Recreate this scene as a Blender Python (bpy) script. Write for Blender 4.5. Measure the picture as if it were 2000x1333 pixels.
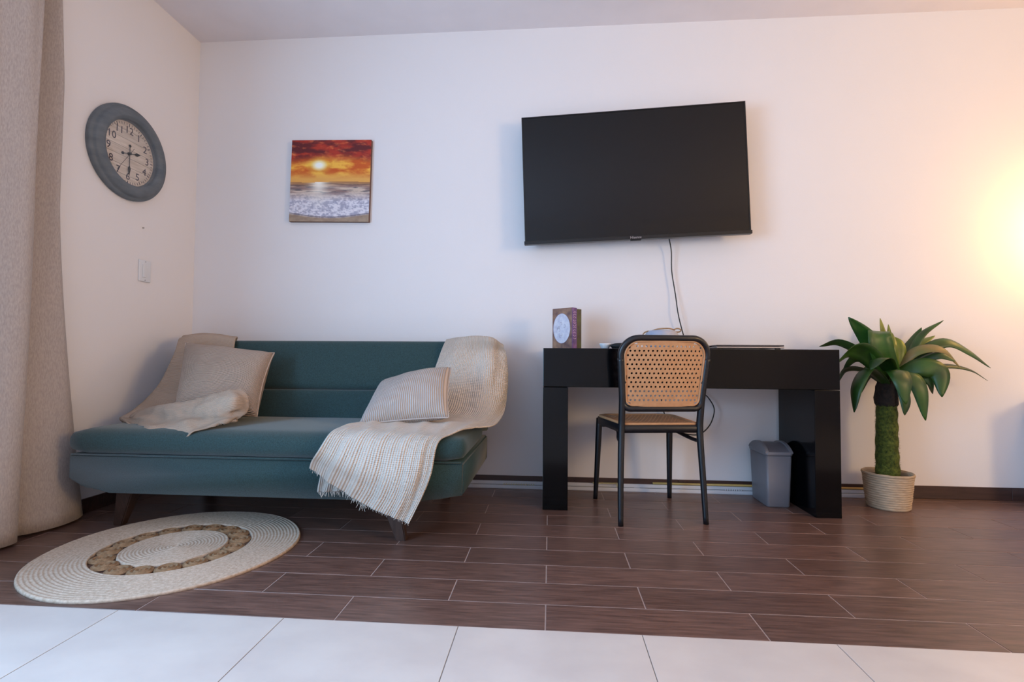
import bpy, bmesh, math, random
from mathutils import Vector, Matrix, noise
R = math.radians
sc = bpy.context.scene
COL = sc.collection
for o in list(bpy.data.objects): bpy.data.objects.remove(o)

# ---------------------------------------------------------------- camera
cd = bpy.data.cameras.new('camera'); cam = bpy.data.objects.new('camera', cd); COL.objects.link(cam)
YAW, PITCH, ROLL = .0758381, .0348318, .0071761
fw = Vector((-math.sin(YAW)*math.cos(PITCH), math.cos(YAW)*math.cos(PITCH), math.sin(PITCH)))
r0 = Vector((math.cos(YAW), math.sin(YAW), 0)); u0 = r0.cross(fw)
rt = math.cos(ROLL)*r0 + math.sin(ROLL)*u0; up = -math.sin(ROLL)*r0 + math.cos(ROLL)*u0
m = Matrix((rt, up, -fw)).transposed().to_4x4(); m.translation = (0, -3.02416, .76461)
cam.matrix_world = m
cd.sensor_width = 36; cd.sensor_fit = 'HORIZONTAL'; cd.lens = 986.212/2000*36; cd.clip_start = .05
sc.camera = cam

# ---------------------------------------------------------------- world, lights, exposure
LG = {'D1': (126, 0.39, 0.67, 1.0), 'F': (62, 1.0, 0.68, 0.32), 'G': (90, 1.0, 0.55, 0.16), 'W': (0.3, 1, 1, 1)}
w = bpy.data.worlds.new('world'); sc.world = w; w.use_nodes = True
w.node_tree.nodes['Background'].inputs[0].default_value = (.55, .68, 1, 1)
w.node_tree.nodes['Background'].inputs[1].default_value = LG['W'][0]
def area(name, loc, aim, sx, sy, power, col):
    l = bpy.data.lights.new(name, 'AREA'); l.shape = 'RECTANGLE'; l.size = sx; l.size_y = sy; l.energy = power; l.color = col
    o = bpy.data.objects.new(name, l); COL.objects.link(o); o.location = loc
    o.rotation_euler = (Vector(aim)-Vector(loc)).to_track_quat('-Z', 'Z').to_euler(); return o
# daylight from the glazed opening in the left wall, behind the drawn curtain
area('daylight', (-2.30, -3.12, 1.2), (2, -3.12, 1.2), 1.5, 2.1, LG['D1'][0], LG['D1'][1:])
# warm lamps of the kitchen side, behind and right of the camera
area('kitchen_light', (3.9, -3.2, 1.7), (-2, -1.2, 2.5), 1.0, .8, LG['F'][0], LG['F'][1:])
sc.view_settings.view_transform = 'Standard'; sc.view_settings.look = 'None'
sc.view_settings.exposure = 0.0; sc.view_settings.gamma = 1; sc.view_settings.use_curve_mapping = False

# ---------------------------------------------------------------- helpers
def lin(c):
    return tuple((x/255/12.92 if x/255 <= .04045 else ((x/255+.055)/1.055)**2.4) for x in c) + (1,)
def mat(name, col, rough=.5, col2=None, nscale=30, stretch=(1,1,1), bump=0, bscale=None, metal=0, coat=0, spec=.5,
        wave=None, perobj=0, coord='Object', sheen=0, emit=None, detail=4, bdist=.002, sat=None):
    """wave=(axis scale strength colour_mix) adds ribs"""
    mt = bpy.data.materials.new(name); mt.use_nodes = True
    nt = mt.node_tree; N = nt.nodes; Lk = nt.links; b = N['Principled BSDF']
    c1 = lin(col); b.inputs['Base Color'].default_value = c1
    b.inputs['Roughness'].default_value = rough; b.inputs['Metallic'].default_value = metal
    b.inputs['Coat Weight'].default_value = coat; b.inputs['Coat Roughness'].default_value = .05
    b.inputs['Specular IOR Level'].default_value = spec
    if sheen: b.inputs['Sheen Weight'].default_value = sheen; b.inputs['Sheen Roughness'].default_value = .5
    if emit: b.inputs['Emission Color'].default_value = lin(emit[0]); b.inputs['Emission Strength'].default_value = emit[1]
    tc = N.new('ShaderNodeTexCoord'); mp = N.new('ShaderNodeMapping'); mp.inputs['Scale'].default_value = stretch
    Lk.new(tc.outputs[coord], mp.inputs['Vector'])
    vec = mp.outputs['Vector']
    if perobj:
        oi = N.new('ShaderNodeObjectInfo'); ad = N.new('ShaderNodeVectorMath'); ad.operation = 'MULTIPLY_ADD'
        Lk.new(oi.outputs['Random'], ad.inputs[0]); ad.inputs[1].default_value = (37, 53, 71); Lk.new(vec, ad.inputs[2]); vec = ad.outputs[0]
    last = None
    if col2 or bump:
        nz = N.new('ShaderNodeTexNoise'); nz.inputs['Scale'].default_value = nscale; nz.inputs['Detail'].default_value = detail
        Lk.new(vec, nz.inputs['Vector'])
    if col2:
        rp = N.new('ShaderNodeValToRGB'); rp.color_ramp.elements[0].position = .32; rp.color_ramp.elements[1].position = .68
        rp.color_ramp.elements[0].color = c1; rp.color_ramp.elements[1].color = lin(col2)
        Lk.new(nz.outputs['Fac'], rp.inputs['Fac']); last = rp.outputs['Color']
    if perobj and last:
        hs = N.new('ShaderNodeHueSaturation'); mr = N.new('ShaderNodeMapRange'); mr.inputs['To Min'].default_value = 1-perobj; mr.inputs['To Max'].default_value = 1+perobj
        Lk.new(oi.outputs['Random'], mr.inputs['Value']); Lk.new(mr.outputs[0], hs.inputs['Value']); Lk.new(last, hs.inputs['Color']); last = hs.outputs['Color']
    hgt = None
    if bump:
        n2 = nz
        if bscale:
            n2 = N.new('ShaderNodeTexNoise'); n2.inputs['Scale'].default_value = bscale; n2.inputs['Detail'].default_value = 3; Lk.new(vec, n2.inputs['Vector'])
        hgt = n2.outputs['Fac']
    if wave:
        for (sx, sy, amt, cmix) in wave:
            mp2 = N.new('ShaderNodeMapping'); mp2.inputs['Scale'].default_value = (sx, sy, 0)
            Lk.new(tc.outputs['UV'], mp2.inputs['Vector'])
            wv = N.new('ShaderNodeTexWave'); wv.bands_direction = 'X' if sx > sy else 'Y'; wv.inputs['Scale'].default_value = 1
            wv.inputs['Distortion'].default_value = .6; wv.inputs['Detail'].default_value = 2; wv.inputs['Detail Scale'].default_value = .5
            Lk.new(mp2.outputs[0], wv.inputs['Vector'])
            mu = N.new('ShaderNodeMath'); mu.operation = 'MULTIPLY_ADD'; mu.inputs[1].default_value = amt
            Lk.new(wv.outputs['Fac'], mu.inputs[0])
            if hgt: Lk.new(hgt, mu.inputs[2])
            else: mu.inputs[2].default_value = 0
            hgt = mu.outputs[0]
            if cmix and last:
                mx = N.new('ShaderNodeMix'); mx.data_type = 'RGBA'; mx.blend_type = 'MULTIPLY'; mx.inputs[0].default_value = cmix
                Lk.new(last, mx.inputs[6]); Lk.new(wv.outputs['Color'], mx.inputs[7]); last = mx.outputs[2]
    if last: Lk.new(last, b.inputs['Base Color'])
    if hgt:
        bp = N.new('ShaderNodeBump'); bp.inputs['Strength'].default_value = bump or 1; bp.inputs['Distance'].default_value = bdist
        Lk.new(hgt, bp.inputs['Height']); Lk.new(bp.outputs['Normal'], b.inputs['Normal'])
    return mt

def link(name, me, mt=None, parent=None, smooth=False, loc=None):
    o = bpy.data.objects.new(name, me); COL.objects.link(o)
    if mt and not me.materials: me.materials.append(mt)
    if smooth:
        me.polygons.foreach_set('use_smooth', [True]*len(me.polygons))
    if parent: o.parent = parent
    if loc: o.location = loc
    return o
def frombm(name, bm, mt, parent=None, smooth=False, loc=None):
    bmesh.ops.recalc_face_normals(bm, faces=bm.faces)
    me = bpy.data.meshes.new(name); bm.to_mesh(me); bm.free(); return link(name, me, mt, parent, smooth, loc)
def frompy(name, v, f, mt, parent=None, smooth=False, uv=None, recalc=True):
    me = bpy.data.meshes.new(name); me.from_pydata([tuple(p) for p in v], [], f)
    if uv:
        l = me.uv_layers.new(name='UVMap')
        for i, lp in enumerate(me.loops): l.data[i].uv = uv[lp.vertex_index]
    if recalc:
        bm = bmesh.new(); bm.from_mesh(me); bmesh.ops.recalc_face_normals(bm, faces=bm.faces); bm.to_mesh(me); bm.free()
    return link(name, me, mt, parent, smooth)
def tag(o, label=None, cat=None, group=None, kind=None):
    if label: o['label'] = label
    if cat: o['category'] = cat
    if group: o['group'] = group
    if kind: o['kind'] = kind
    return o
def empty(name, loc, label, cat, rz=0, group=None):
    o = bpy.data.objects.new(name, None); COL.objects.link(o); o.location = loc; o.rotation_euler = (0, 0, rz)
    o.empty_display_size = .05
    return tag(o, label, cat, group)
def bmbox(bm, lo, hi, bev=0, seg=2, M=None):
    r = bmesh.ops.create_cube(bm, size=1); vs = r['verts']
    for v in vs:
        v.co = Vector([lo[i] + (v.co[i]+.5)*(hi[i]-lo[i]) for i in range(3)])
    if bev:
        es = list({e for v in vs for e in v.link_edges})
        g = bmesh.ops.bevel(bm, geom=es, offset=bev, segments=seg, profile=.5, affect='EDGES', clamp_overlap=True)
        vs = list({v for f in g['faces'] for v in f.verts} | {v for v in vs if v.is_valid})
    if M is not None:
        bmesh.ops.transform(bm, matrix=M, verts=[v for v in vs if v.is_valid])
def box(name, lo, hi, mt, parent=None, bev=0, seg=2, M=None, smooth=False):
    bm = bmesh.new(); bmbox(bm, lo, hi, bev, seg, M); return frombm(name, bm, mt, parent, smooth or (bev > 0 and seg > 2))
def cr(p, n):
    """catmull-rom through points, n samples per span"""
    p = [Vector(q) for q in p]; q = [2*p[0]-p[1]] + p + [2*p[-1]-p[-2]]; out = []
    for i in range(1, len(q)-2):
        for k in range(n):
            t = k/n; a, b, c, d = q[i-1:i+3]
            out.append(.5*((2*b)+(c-a)*t+(2*a-5*b+4*c-d)*t*t+(3*b-a-3*c+d)*t**3))
    out.append(p[-1]); return out
def bmtube(bm, pts, rad, n=8, caps=True, flat=1.0):
    pts = [Vector(p) for p in pts]; rs = rad if isinstance(rad, (list, tuple)) else [rad]*len(pts)
    rings = []; ref = None
    for i, p in enumerate(pts):
        t = (pts[min(i+1, len(pts)-1)]-pts[max(i-1, 0)]).normalized()
        if ref is None:
            ref = Vector((0, 0, 1)) if abs(t.z) < .9 else Vector((0, 1, 0))
        ref = (ref - t*ref.dot(t)).normalized(); s = t.cross(ref)
        rings.append([bm.verts.new(p + (math.cos(2*math.pi*k/n)*ref*flat + math.sin(2*math.pi*k/n)*s)*rs[i]) for k in range(n)])
    for a, b in zip(rings, rings[1:]):
        for k in range(n): bm.faces.new((a[k], a[(k+1) % n], b[(k+1) % n], b[k]))
    if caps:
        bm.faces.new(rings[0][::-1]); bm.faces.new(rings[-1])
def tube(name, pts, rad, mt, parent=None, n=8, flat=1.0):
    bm = bmesh.new(); bmtube(bm, pts, rad, n, True, flat); return frombm(name, bm, mt, parent, True)
def lathe(name, prof, mt, parent=None, n=48, M=None, loc=(0,0,0), wob=None, close=False, smooth=True):
    v = []; f = []; m_ = len(prof)
    for k in range(n):
        a = 2*math.pi*k/n
        for (r, z) in prof:
            rr = r*(wob(a, z) if wob else 1)
            p = Vector((rr*math.cos(a), rr*math.sin(a), z))
            if M is not None: p = M @ p
            v.append(p+Vector(loc))
    for k in range(n):
        for j in range(m_-1 if not close else m_):
            j2 = (j+1) % m_; k2 = (k+1) % n
            f.append((k*m_+j, k2*m_+j, k2*m_+j2, k*m_+j2))
    bm = bmesh.new(); me = bpy.data.meshes.new(name); me.from_pydata([tuple(p) for p in v], [], f); bm.from_mesh(me); bpy.data.meshes.remove(me)
    bmesh.ops.remove_doubles(bm, verts=bm.verts, dist=1e-6)
    return frombm(name, bm, mt, parent, smooth)
def text(name, s, size, M, mt, parent, depth=.001, shear=0):
    c = bpy.data.curves.new(name, 'FONT'); c.body = s; c.size = size; c.extrude = depth; c.align_x = 'CENTER'; c.align_y = 'CENTER'; c.resolution_u = 3; c.shear = shear
    o = bpy.data.objects.new(name, c); COL.objects.link(o); bpy.context.view_layer.update()
    me = bpy.data.meshes.new_from_object(o); bpy.data.objects.remove(o)
    me.transform(M); return link(name, me, mt, parent)
def patch(ctrl, nu, nv):
    rows = [cr(r, nu) for r in ctrl]
    cols = [cr([rows[i][j] for i in range(len(rows))], nv) for j in range(len(rows[0]))]
    return [[cols[j][i] for j in range(len(cols))] for i in range(len(cols[0]))]
def gridmesh(name, G, mt, parent=None, disp=None, thick=.006, uvs=(1,1)):
    h, wd = len(G), len(G[0]); v = []; uv = []
    for i in range(h):
        for j in range(wd):
            p = G[i][j].copy()
            if disp:
                a = G[min(i+1, h-1)][j]-G[max(i-1, 0)][j]; b = G[i][min(j+1, wd-1)]-G[i][max(j-1, 0)]
                n = b.cross(a)
                n = n.normalized() if n.length > 1e-9 else Vector((0, -1, 0))
                if n.y > 0 and abs(n.z) < .5: n = -n
                elif n.z < 0 and abs(n.z) >= .5: n = -n
                p += n*disp(i/(h-1), j/(wd-1), p)
            v.append(p); uv.append((j/(wd-1)*uvs[0], i/(h-1)*uvs[1]))
    f = [(i*wd+j, i*wd+j+1, (i+1)*wd+j+1, (i+1)*wd+j) for i in range(h-1) for j in range(wd-1)]
    o = frompy(name, v, f, mt, parent, True, uv)
    s = o.modifiers.new('thick', 'SOLIDIFY'); s.thickness = thick; s.offset = 0
    return o

LEAVES = [([[1.795,-0.2,0.686],[1.718,-0.22,0.808],[1.651,-0.24,0.901],[1.556,-0.26,0.994]],0.075,110),([[1.779,-0.24,0.688],[1.693,-0.3,0.807],[1.68,-0.3,0.899],[1.763,-0.2,0.923]],0.1,0),([[1.818,-0.18,0.7],[1.82,-0.14,0.837],[1.813,-0.12,0.922],[1.813,-0.1,1.002]],0.035,40),([[1.834,-0.18,0.7],[1.834,-0.15,0.809],[1.84,-0.13,0.893],[1.843,-0.12,0.966]],0.03,20),([[1.813,-0.22,0.714],[1.82,-0.22,0.795],[1.829,-0.2,0.858],[1.829,-0.18,0.897]],0.07,0),([[1.787,-0.18,0.686],[1.72,-0.12,0.798],[1.598,-0.1,0.871],[1.489,-0.1,0.845]],0.05,88),([[1.754,-0.24,0.679],[1.626,-0.3,0.796],[1.526,-0.33,0.821],[1.446,-0.33,0.747]],0.09,110),([[1.737,-0.25,0.661],[1.619,-0.31,0.728],[1.543,-0.34,0.637],[1.525,-0.35,0.506]],0.065,20),([[1.763,-0.2,0.645],[1.694,-0.14,0.72],[1.617,-0.11,0.718],[1.584,-0.1,0.644]],0.04,75),([[1.82,-0.2,0.687],[1.913,-0.18,0.809],[1.991,-0.16,0.915],[2.113,-0.14,0.988]],0.035,60),([[1.826,-0.2,0.687],[1.944,-0.15,0.81],[2.013,-0.12,0.872],[2.096,-0.1,0.907]],0.05,45),([[1.839,-0.2,0.7],[1.942,-0.22,0.815],[2.07,-0.22,0.869],[2.182,-0.22,0.816],[2.296,-0.2,0.734]],0.055,110),([[1.838,-0.2,0.673],[1.982,-0.16,0.722],[2.126,-0.14,0.745],[2.25,-0.13,0.724],[2.346,-0.12,0.664]],0.035,80),([[1.805,-0.24,0.688],[1.873,-0.3,0.74],[1.949,-0.33,0.71],[1.944,-0.35,0.589]],0.085,150),([[1.818,-0.22,0.722],[1.89,-0.26,0.822],[2.0,-0.28,0.83],[2.087,-0.28,0.736]],0.05,100),([[1.774,-0.26,0.688],[1.728,-0.36,0.724],[1.712,-0.43,0.669],[1.715,-0.44,0.558]],0.085,0),([[1.798,-0.25,0.68],[1.803,-0.33,0.709],[1.823,-0.38,0.63],[1.844,-0.38,0.474]],0.07,10),([[1.812,-0.22,0.66],[1.816,-0.26,0.636],[1.821,-0.28,0.558],[1.813,-0.28,0.488]],0.05,0),([[1.831,-0.2,0.679],[1.885,-0.22,0.734],[1.942,-0.22,0.782],[2.012,-0.2,0.804]],0.055,110),([[1.779,-0.24,0.688],[1.694,-0.33,0.767],[1.614,-0.4,0.78],[1.565,-0.42,0.724]],0.07,20),([[1.787,-0.2,0.7],[1.763,-0.18,0.809],[1.736,-0.14,0.887],[1.682,-0.12,0.949]],0.05,40),([[1.833,-0.18,0.672],[1.998,-0.1,0.741],[2.083,-0.07,0.671],[2.107,-0.06,0.586]],0.05,30),([[1.819,-0.17,0.677],[1.798,-0.1,0.739],[1.748,-0.07,0.682],[1.725,-0.06,0.581]],0.05,60),([[1.787,-0.24,0.688],[1.751,-0.28,0.781],[1.747,-0.28,0.847],[1.796,-0.22,0.916]],0.06,10),([[1.831,-0.2,0.679],[1.914,-0.26,0.769],[1.973,-0.3,0.798],[2.033,-0.32,0.767]],0.04,120),([[1.787,-0.2,0.678],[1.74,-0.13,0.767],[1.672,-0.1,0.781],[1.615,-0.09,0.709]],0.05,100),([[1.833,-0.22,0.669],[1.881,-0.27,0.703],[1.914,-0.3,0.683],[1.93,-0.31,0.632]],0.06,140),([[1.846,-0.16,0.677],[1.933,-0.1,0.811],[2.001,-0.08,0.89],[2.049,-0.07,0.953]],0.04,40)]
THROW_R = [[[-0.581,-0.13,0.661],[-0.517,-0.12,0.661],[-0.427,-0.12,0.662],[-0.338,-0.12,0.663],[-0.301,-0.13,0.664]],[[-0.554,-0.16,0.847],[-0.497,-0.16,0.859],[-0.423,-0.16,0.859],[-0.35,-0.16,0.86],[-0.31,-0.17,0.836]],[[-0.556,-0.24,0.862],[-0.498,-0.24,0.868],[-0.412,-0.24,0.874],[-0.331,-0.24,0.871],[-0.283,-0.24,0.837]],[[-0.556,-0.352,0.855],[-0.488,-0.355,0.866],[-0.403,-0.355,0.872],[-0.318,-0.352,0.867],[-0.262,-0.3,0.833]],[[-0.577,-0.378,0.8],[-0.499,-0.385,0.8],[-0.405,-0.37,0.806],[-0.312,-0.35,0.807],[-0.255,-0.29,0.794]],[[-0.606,-0.39,0.705],[-0.52,-0.41,0.698],[-0.417,-0.41,0.699],[-0.303,-0.42,0.687],[-0.244,-0.31,0.67]],[[-0.642,-0.44,0.591],[-0.551,-0.45,0.58],[-0.429,-0.46,0.569],[-0.31,-0.46,0.563],[-0.235,-0.36,0.537]],[[-0.706,-0.515,0.492],[-0.586,-0.52,0.487],[-0.444,-0.52,0.489],[-0.327,-0.53,0.482],[-0.245,-0.45,0.467]],[[-0.776,-0.62,0.465],[-0.65,-0.62,0.462],[-0.496,-0.64,0.463],[-0.358,-0.66,0.462],[-0.273,-0.62,0.439]],[[-0.824,-0.78,0.474],[-0.701,-0.78,0.469],[-0.555,-0.8,0.468],[-0.424,-0.82,0.466],[-0.333,-0.82,0.456]],[[-0.861,-0.955,0.47],[-0.744,-0.955,0.463],[-0.612,-0.96,0.458],[-0.497,-0.96,0.451],[-0.407,-0.96,0.445]],[[-0.893,-1.015,0.448],[-0.779,-1.015,0.438],[-0.65,-1.02,0.429],[-0.53,-1.02,0.423],[-0.448,-1.015,0.42]],[[-0.932,-1.035,0.378],[-0.816,-1.04,0.341],[-0.677,-1.045,0.305],[-0.553,-1.045,0.298],[-0.47,-1.03,0.306]],[[-0.95,-1.04,0.348],[-0.834,-1.05,0.296],[-0.698,-1.055,0.24],[-0.58,-1.055,0.216],[-0.498,-1.045,0.223]],[[-0.956,-1.045,0.319],[-0.85,-1.055,0.256],[-0.728,-1.06,0.187],[-0.618,-1.06,0.144],[-0.549,-1.055,0.115]]]
THROW_R2 = [[[-0.904,-1.012,0.385],[-0.861,-1.012,0.376],[-0.796,-1.012,0.367],[-0.732,-1.012,0.348]],[[-0.925,-1.018,0.293],[-0.865,-1.022,0.295],[-0.801,-1.022,0.276],[-0.727,-1.022,0.247]],[[-0.94,-1.02,0.217],[-0.882,-1.03,0.223],[-0.818,-1.03,0.223],[-0.739,-1.03,0.164]]]
THROW_L = [[[-2.234,-0.12,0.629],[-2.127,-0.12,0.63],[-2.013,-0.12,0.631],[-1.89,-0.12,0.632]],[[-2.179,-0.16,0.864],[-2.089,-0.16,0.876],[-1.976,-0.16,0.87],[-1.855,-0.16,0.859]],[[-2.143,-0.24,0.867],[-2.046,-0.24,0.885],[-1.921,-0.24,0.879],[-1.806,-0.24,0.862]],[[-2.069,-0.352,0.854],[-1.977,-0.355,0.874],[-1.848,-0.355,0.872],[-1.737,-0.355,0.858]],[[-2.062,-0.385,0.79],[-1.963,-0.39,0.791],[-1.837,-0.38,0.795],[-1.728,-0.38,0.784]],[[-2.078,-0.41,0.703],[-1.953,-0.42,0.699],[-1.821,-0.42,0.695],[-1.705,-0.42,0.687]],[[-2.096,-0.45,0.61],[-1.954,-0.46,0.596],[-1.804,-0.46,0.587],[-1.684,-0.46,0.58]],[[-2.13,-0.5,0.531],[-1.97,-0.52,0.508],[-1.801,-0.52,0.498],[-1.654,-0.52,0.5]],[[-2.107,-0.6,0.488],[-1.931,-0.62,0.477],[-1.755,-0.62,0.475],[-1.595,-0.62,0.477]],[[-2.093,-0.7,0.456],[-1.885,-0.74,0.466],[-1.695,-0.77,0.473],[-1.501,-0.78,0.482]]]
FLAP_L = [[[-2.055,-0.66,0.485],[-1.851,-0.72,0.501],[-1.694,-0.74,0.506],[-1.54,-0.76,0.517],[-1.453,-0.74,0.517]],[[-1.999,-0.7,0.505],[-1.791,-0.78,0.535],[-1.638,-0.8,0.56],[-1.503,-0.8,0.597],[-1.435,-0.78,0.608]],[[-2.002,-0.72,0.492],[-1.75,-0.83,0.521],[-1.581,-0.86,0.54],[-1.431,-0.87,0.58],[-1.382,-0.8,0.58]],[[-2.016,-0.74,0.479],[-1.751,-0.85,0.491],[-1.558,-0.89,0.503],[-1.398,-0.9,0.533],[-1.358,-0.82,0.54]],[[-2.041,-0.74,0.464],[-1.786,-0.86,0.464],[-1.566,-0.91,0.478],[-1.409,-0.9,0.5],[-1.364,-0.84,0.509]],[[-2.043,-0.75,0.46],[-1.838,-0.87,0.45],[-1.605,-0.95,0.443],[-1.434,-0.93,0.474],[-1.378,-0.87,0.492]],[[-2.048,-0.75,0.458],[-1.846,-0.88,0.442],[-1.616,-0.99,0.407],[-1.459,-0.96,0.458],[-1.398,-0.89,0.485]]]
PIL1 = [[-1.95,-0.46,0.837],[-1.43,-0.5,0.785],[-1.383,-0.72,0.482],[-1.787,-0.74,0.473]]
PIL2 = [[-0.814,-0.63,0.643],[-0.482,-0.6,0.72],[-0.449,-0.8,0.501],[-0.844,-0.84,0.468]]
CORD1 = [[0.681,-0.06,1.48],[0.7,-0.04,1.4],[0.705,-0.03,1.282],[0.725,-0.03,1.147],[0.739,-0.04,1.026],[0.77,-0.03,0.908],[0.804,-0.012,0.804],[0.841,-0.012,0.671],[0.87,-0.02,0.588],[0.91,-0.03,0.545],[0.938,-0.04,0.482],[0.914,-0.05,0.401],[0.86,-0.06,0.347],[0.806,-0.05,0.336],[0.737,-0.04,0.356],[0.667,-0.03,0.433],[0.64,-0.02,0.565]]

# ---------------------------------------------------------------- materials
M_wall = mat('wall_paint', (234, 228, 228), .85, (235, 229, 229), nscale=3, bump=.12, bscale=140)
M_ceil = mat('ceiling_paint', (234, 226, 228), .9, (238, 230, 232), nscale=5)
M_plank = mat('wood_tile', (85, 62, 55), .30, (120, 90, 80), nscale=7, stretch=(1.3, 16, 1), bump=.25, bscale=18, perobj=.13, detail=9, bdist=.0008)
M_grout = mat('grout', (184, 164, 158), .9, (172, 152, 147), nscale=60)
M_tile = mat('marble_tile', (224, 214, 208), .2, (214, 203, 198), nscale=5, stretch=(1, 1.6, 1), perobj=.02, detail=8)
M_tgrout = mat('tile_joint', (120, 112, 108), .9)
M_base = mat('baseboard_tile', (58, 38, 33), .4, (76, 52, 46), nscale=6, stretch=(1, 12, 8), perobj=.1, detail=7)
M_green = mat('teal_fabric', (28, 51, 51), .95, (42, 70, 72), nscale=220, bump=.5, bscale=420, sheen=.25, bdist=.001)
M_leg = mat('walnut_leg', (52, 36, 30), .45, (70, 50, 42), nscale=8, stretch=(12, 12, 1))
M_throw = mat('waffle_throw', (230, 214, 200), .95, (236, 221, 208), nscale=6, bump=1, bscale=200, wave=[(15, 0, 2.2, .06), (0, 40, 1.3, .05)], bdist=.0018)
M_throw2 = mat('muslin_throw', (178, 154, 134), .95, (188, 164, 145), nscale=6, bump=.8, bscale=200, wave=[(0, 26, 1.2, .06)], bdist=.0015)
M_pil1 = mat('linen_cushion', (200, 172, 153), .95, (208, 181, 162), nscale=6, bump=.8, bscale=200, wave=[(0, 20, 2.4, .14)], bdist=.003)
M_pil2 = mat('ribbed_cushion', (214, 198, 190), .95, (222, 207, 199), nscale=6, bump=1, bscale=200, wave=[(13, 0, 2.2, .26)], bdist=.003)
M_black = mat('black_lacquer', (5, 5, 7), .12, spec=.25)
M_tvb = mat('television_plastic', (16, 15, 17), .35)
M_screen = mat('television_screen', (7, 7, 9), .1, spec=.45)
M_chair = mat('black_resin', (18, 20, 26), .34, spec=.5)
M_cane = mat('tan_resin', (198, 146, 104), .5, (188, 134, 92), nscale=40, bump=.2, bscale=200)
M_bin = mat('grey_plastic', (112, 110, 116), .42)
M_binf = mat('grey_plastic_flap', (96, 92, 98), .4)
M_white = mat('white_plastic', (225, 225, 228), .4)
M_rail = mat('white_rail', (214, 214, 220), .35)
M_curt = mat('grey_curtain_linen', (166, 152, 146), .95, (186, 172, 164), nscale=260, stretch=(1, 1, .25), bump=.4, bscale=500, sheen=.15, bdist=.0008, detail=6)
M_rope = mat('cream_jute', (184, 160, 139), .95, (213, 193, 175), nscale=90, bump=.6, bscale=260, bdist=.002)
M_ros = mat('brown_jute', (128, 98, 70), .95, (160, 126, 94), nscale=80, bump=.6, bscale=240, bdist=.002)
M_pot = mat('woven_straw', (172, 146, 118), .8, (196, 172, 146), nscale=30, stretch=(1, 1, 6), bump=.5, bscale=90, bdist=.003)
M_moss = mat('moss', (50, 62, 16), .95, (94, 102, 34), nscale=70, bump=.9, bscale=90, bdist=.008)
M_fib = mat('dark_fibre', (30, 22, 18), .95, (50, 38, 30), nscale=60, bump=.8, bscale=120, bdist=.005)
M_leaf = mat('leaf', (26, 54, 16), .44, (46, 84, 24), nscale=9, stretch=(1, 1, 1), perobj=.3)
M_leafl = mat('backlit_leaf', (78, 96, 22), .38, (104, 124, 34), nscale=9)  # lighter yellow-green paints lamp backlight into the colour of the central leaves
M_leafb = mat('leaf_tan', (128, 104, 62), .5, (92, 98, 48), nscale=12)
M_clk = mat('blue_grey_paint', (88, 96, 104), .6, (108, 114, 120), nscale=9, stretch=(1, 1, 3), detail=8)
M_board = mat('whitewashed_board', (196, 180, 166), .7, (222, 208, 196), nscale=9, stretch=(1, 1, 9), perobj=.07)
M_ink = mat('dark_print', (58, 50, 66), .7)
M_hand = mat('black_hand', (14, 14, 16), .5)
M_cord = mat('black_cord', (16, 15, 17), .45)
M_yel = mat('yellow_rod', (206, 168, 96), .4)
M_silver = mat('brushed_silver', (172, 168, 170), .32, metal=.8)
M_book1 = mat('book_cover_brown', (116, 86, 82), .5, (150, 120, 110), nscale=28)
M_paper = mat('paper', (226, 220, 214), .8)

# ---------------------------------------------------------------- room shell
XL, XR, YF, ZC = -2.257, 4.2, -4.6, 2.7875
def S(o): o['kind'] = 'structure'; return o
S(box('wall_back', (XL-.15, 0, -.05), (XR+.15, .15, ZC+.1), M_wall))
wl = bmesh.new()
for lo, hi in (((XL-.15, -1.55, -.05), (XL, 0, ZC+.1)), ((XL-.15, -4.05, 2.35), (XL, -1.55, ZC+.1)), ((XL-.15, YF, -.05), (XL, -4.05, ZC+.1))): bmbox(wl, lo, hi)
S(frombm('wall_left', wl, M_wall))
S(box('wall_right', (XR, YF, -.05), (XR+.15, 0, ZC+.1), M_wall))
S(box('wall_front', (XL-.15, YF-.15, -.05), (XR+.15, YF, ZC+.1), M_wall))
S(box('ceiling', (XL-.15, YF-.15, ZC), (XR+.15, .15, ZC+.1), M_ceil))
wn = bmesh.new()
for lo, hi in (((XL-.1, -4.05, 0), (XL-.04, -3.99, 2.35)), ((XL-.1, -1.61, 0), (XL-.04, -1.55, 2.35)), ((XL-.1, -3.99, 2.29), (XL-.04, -1.61, 2.35)), ((XL-.1, -3.99, 0), (XL-.04, -1.61, .05)), ((XL-.1, -2.84, .05), (XL-.05, -2.79, 2.29))): bmbox(wn, lo, hi, .004)
S(frombm('window_1', wn, M_white))

YB = -1.5712
floor = S(box('floor', (XL-.15, YF-.15, -.06), (XR+.15, .15, -.0012), M_grout))
S(box('trim_1', (XL, YF, -.0012), (XR, YB, -.0009), M_tgrout)).parent = floor
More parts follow.
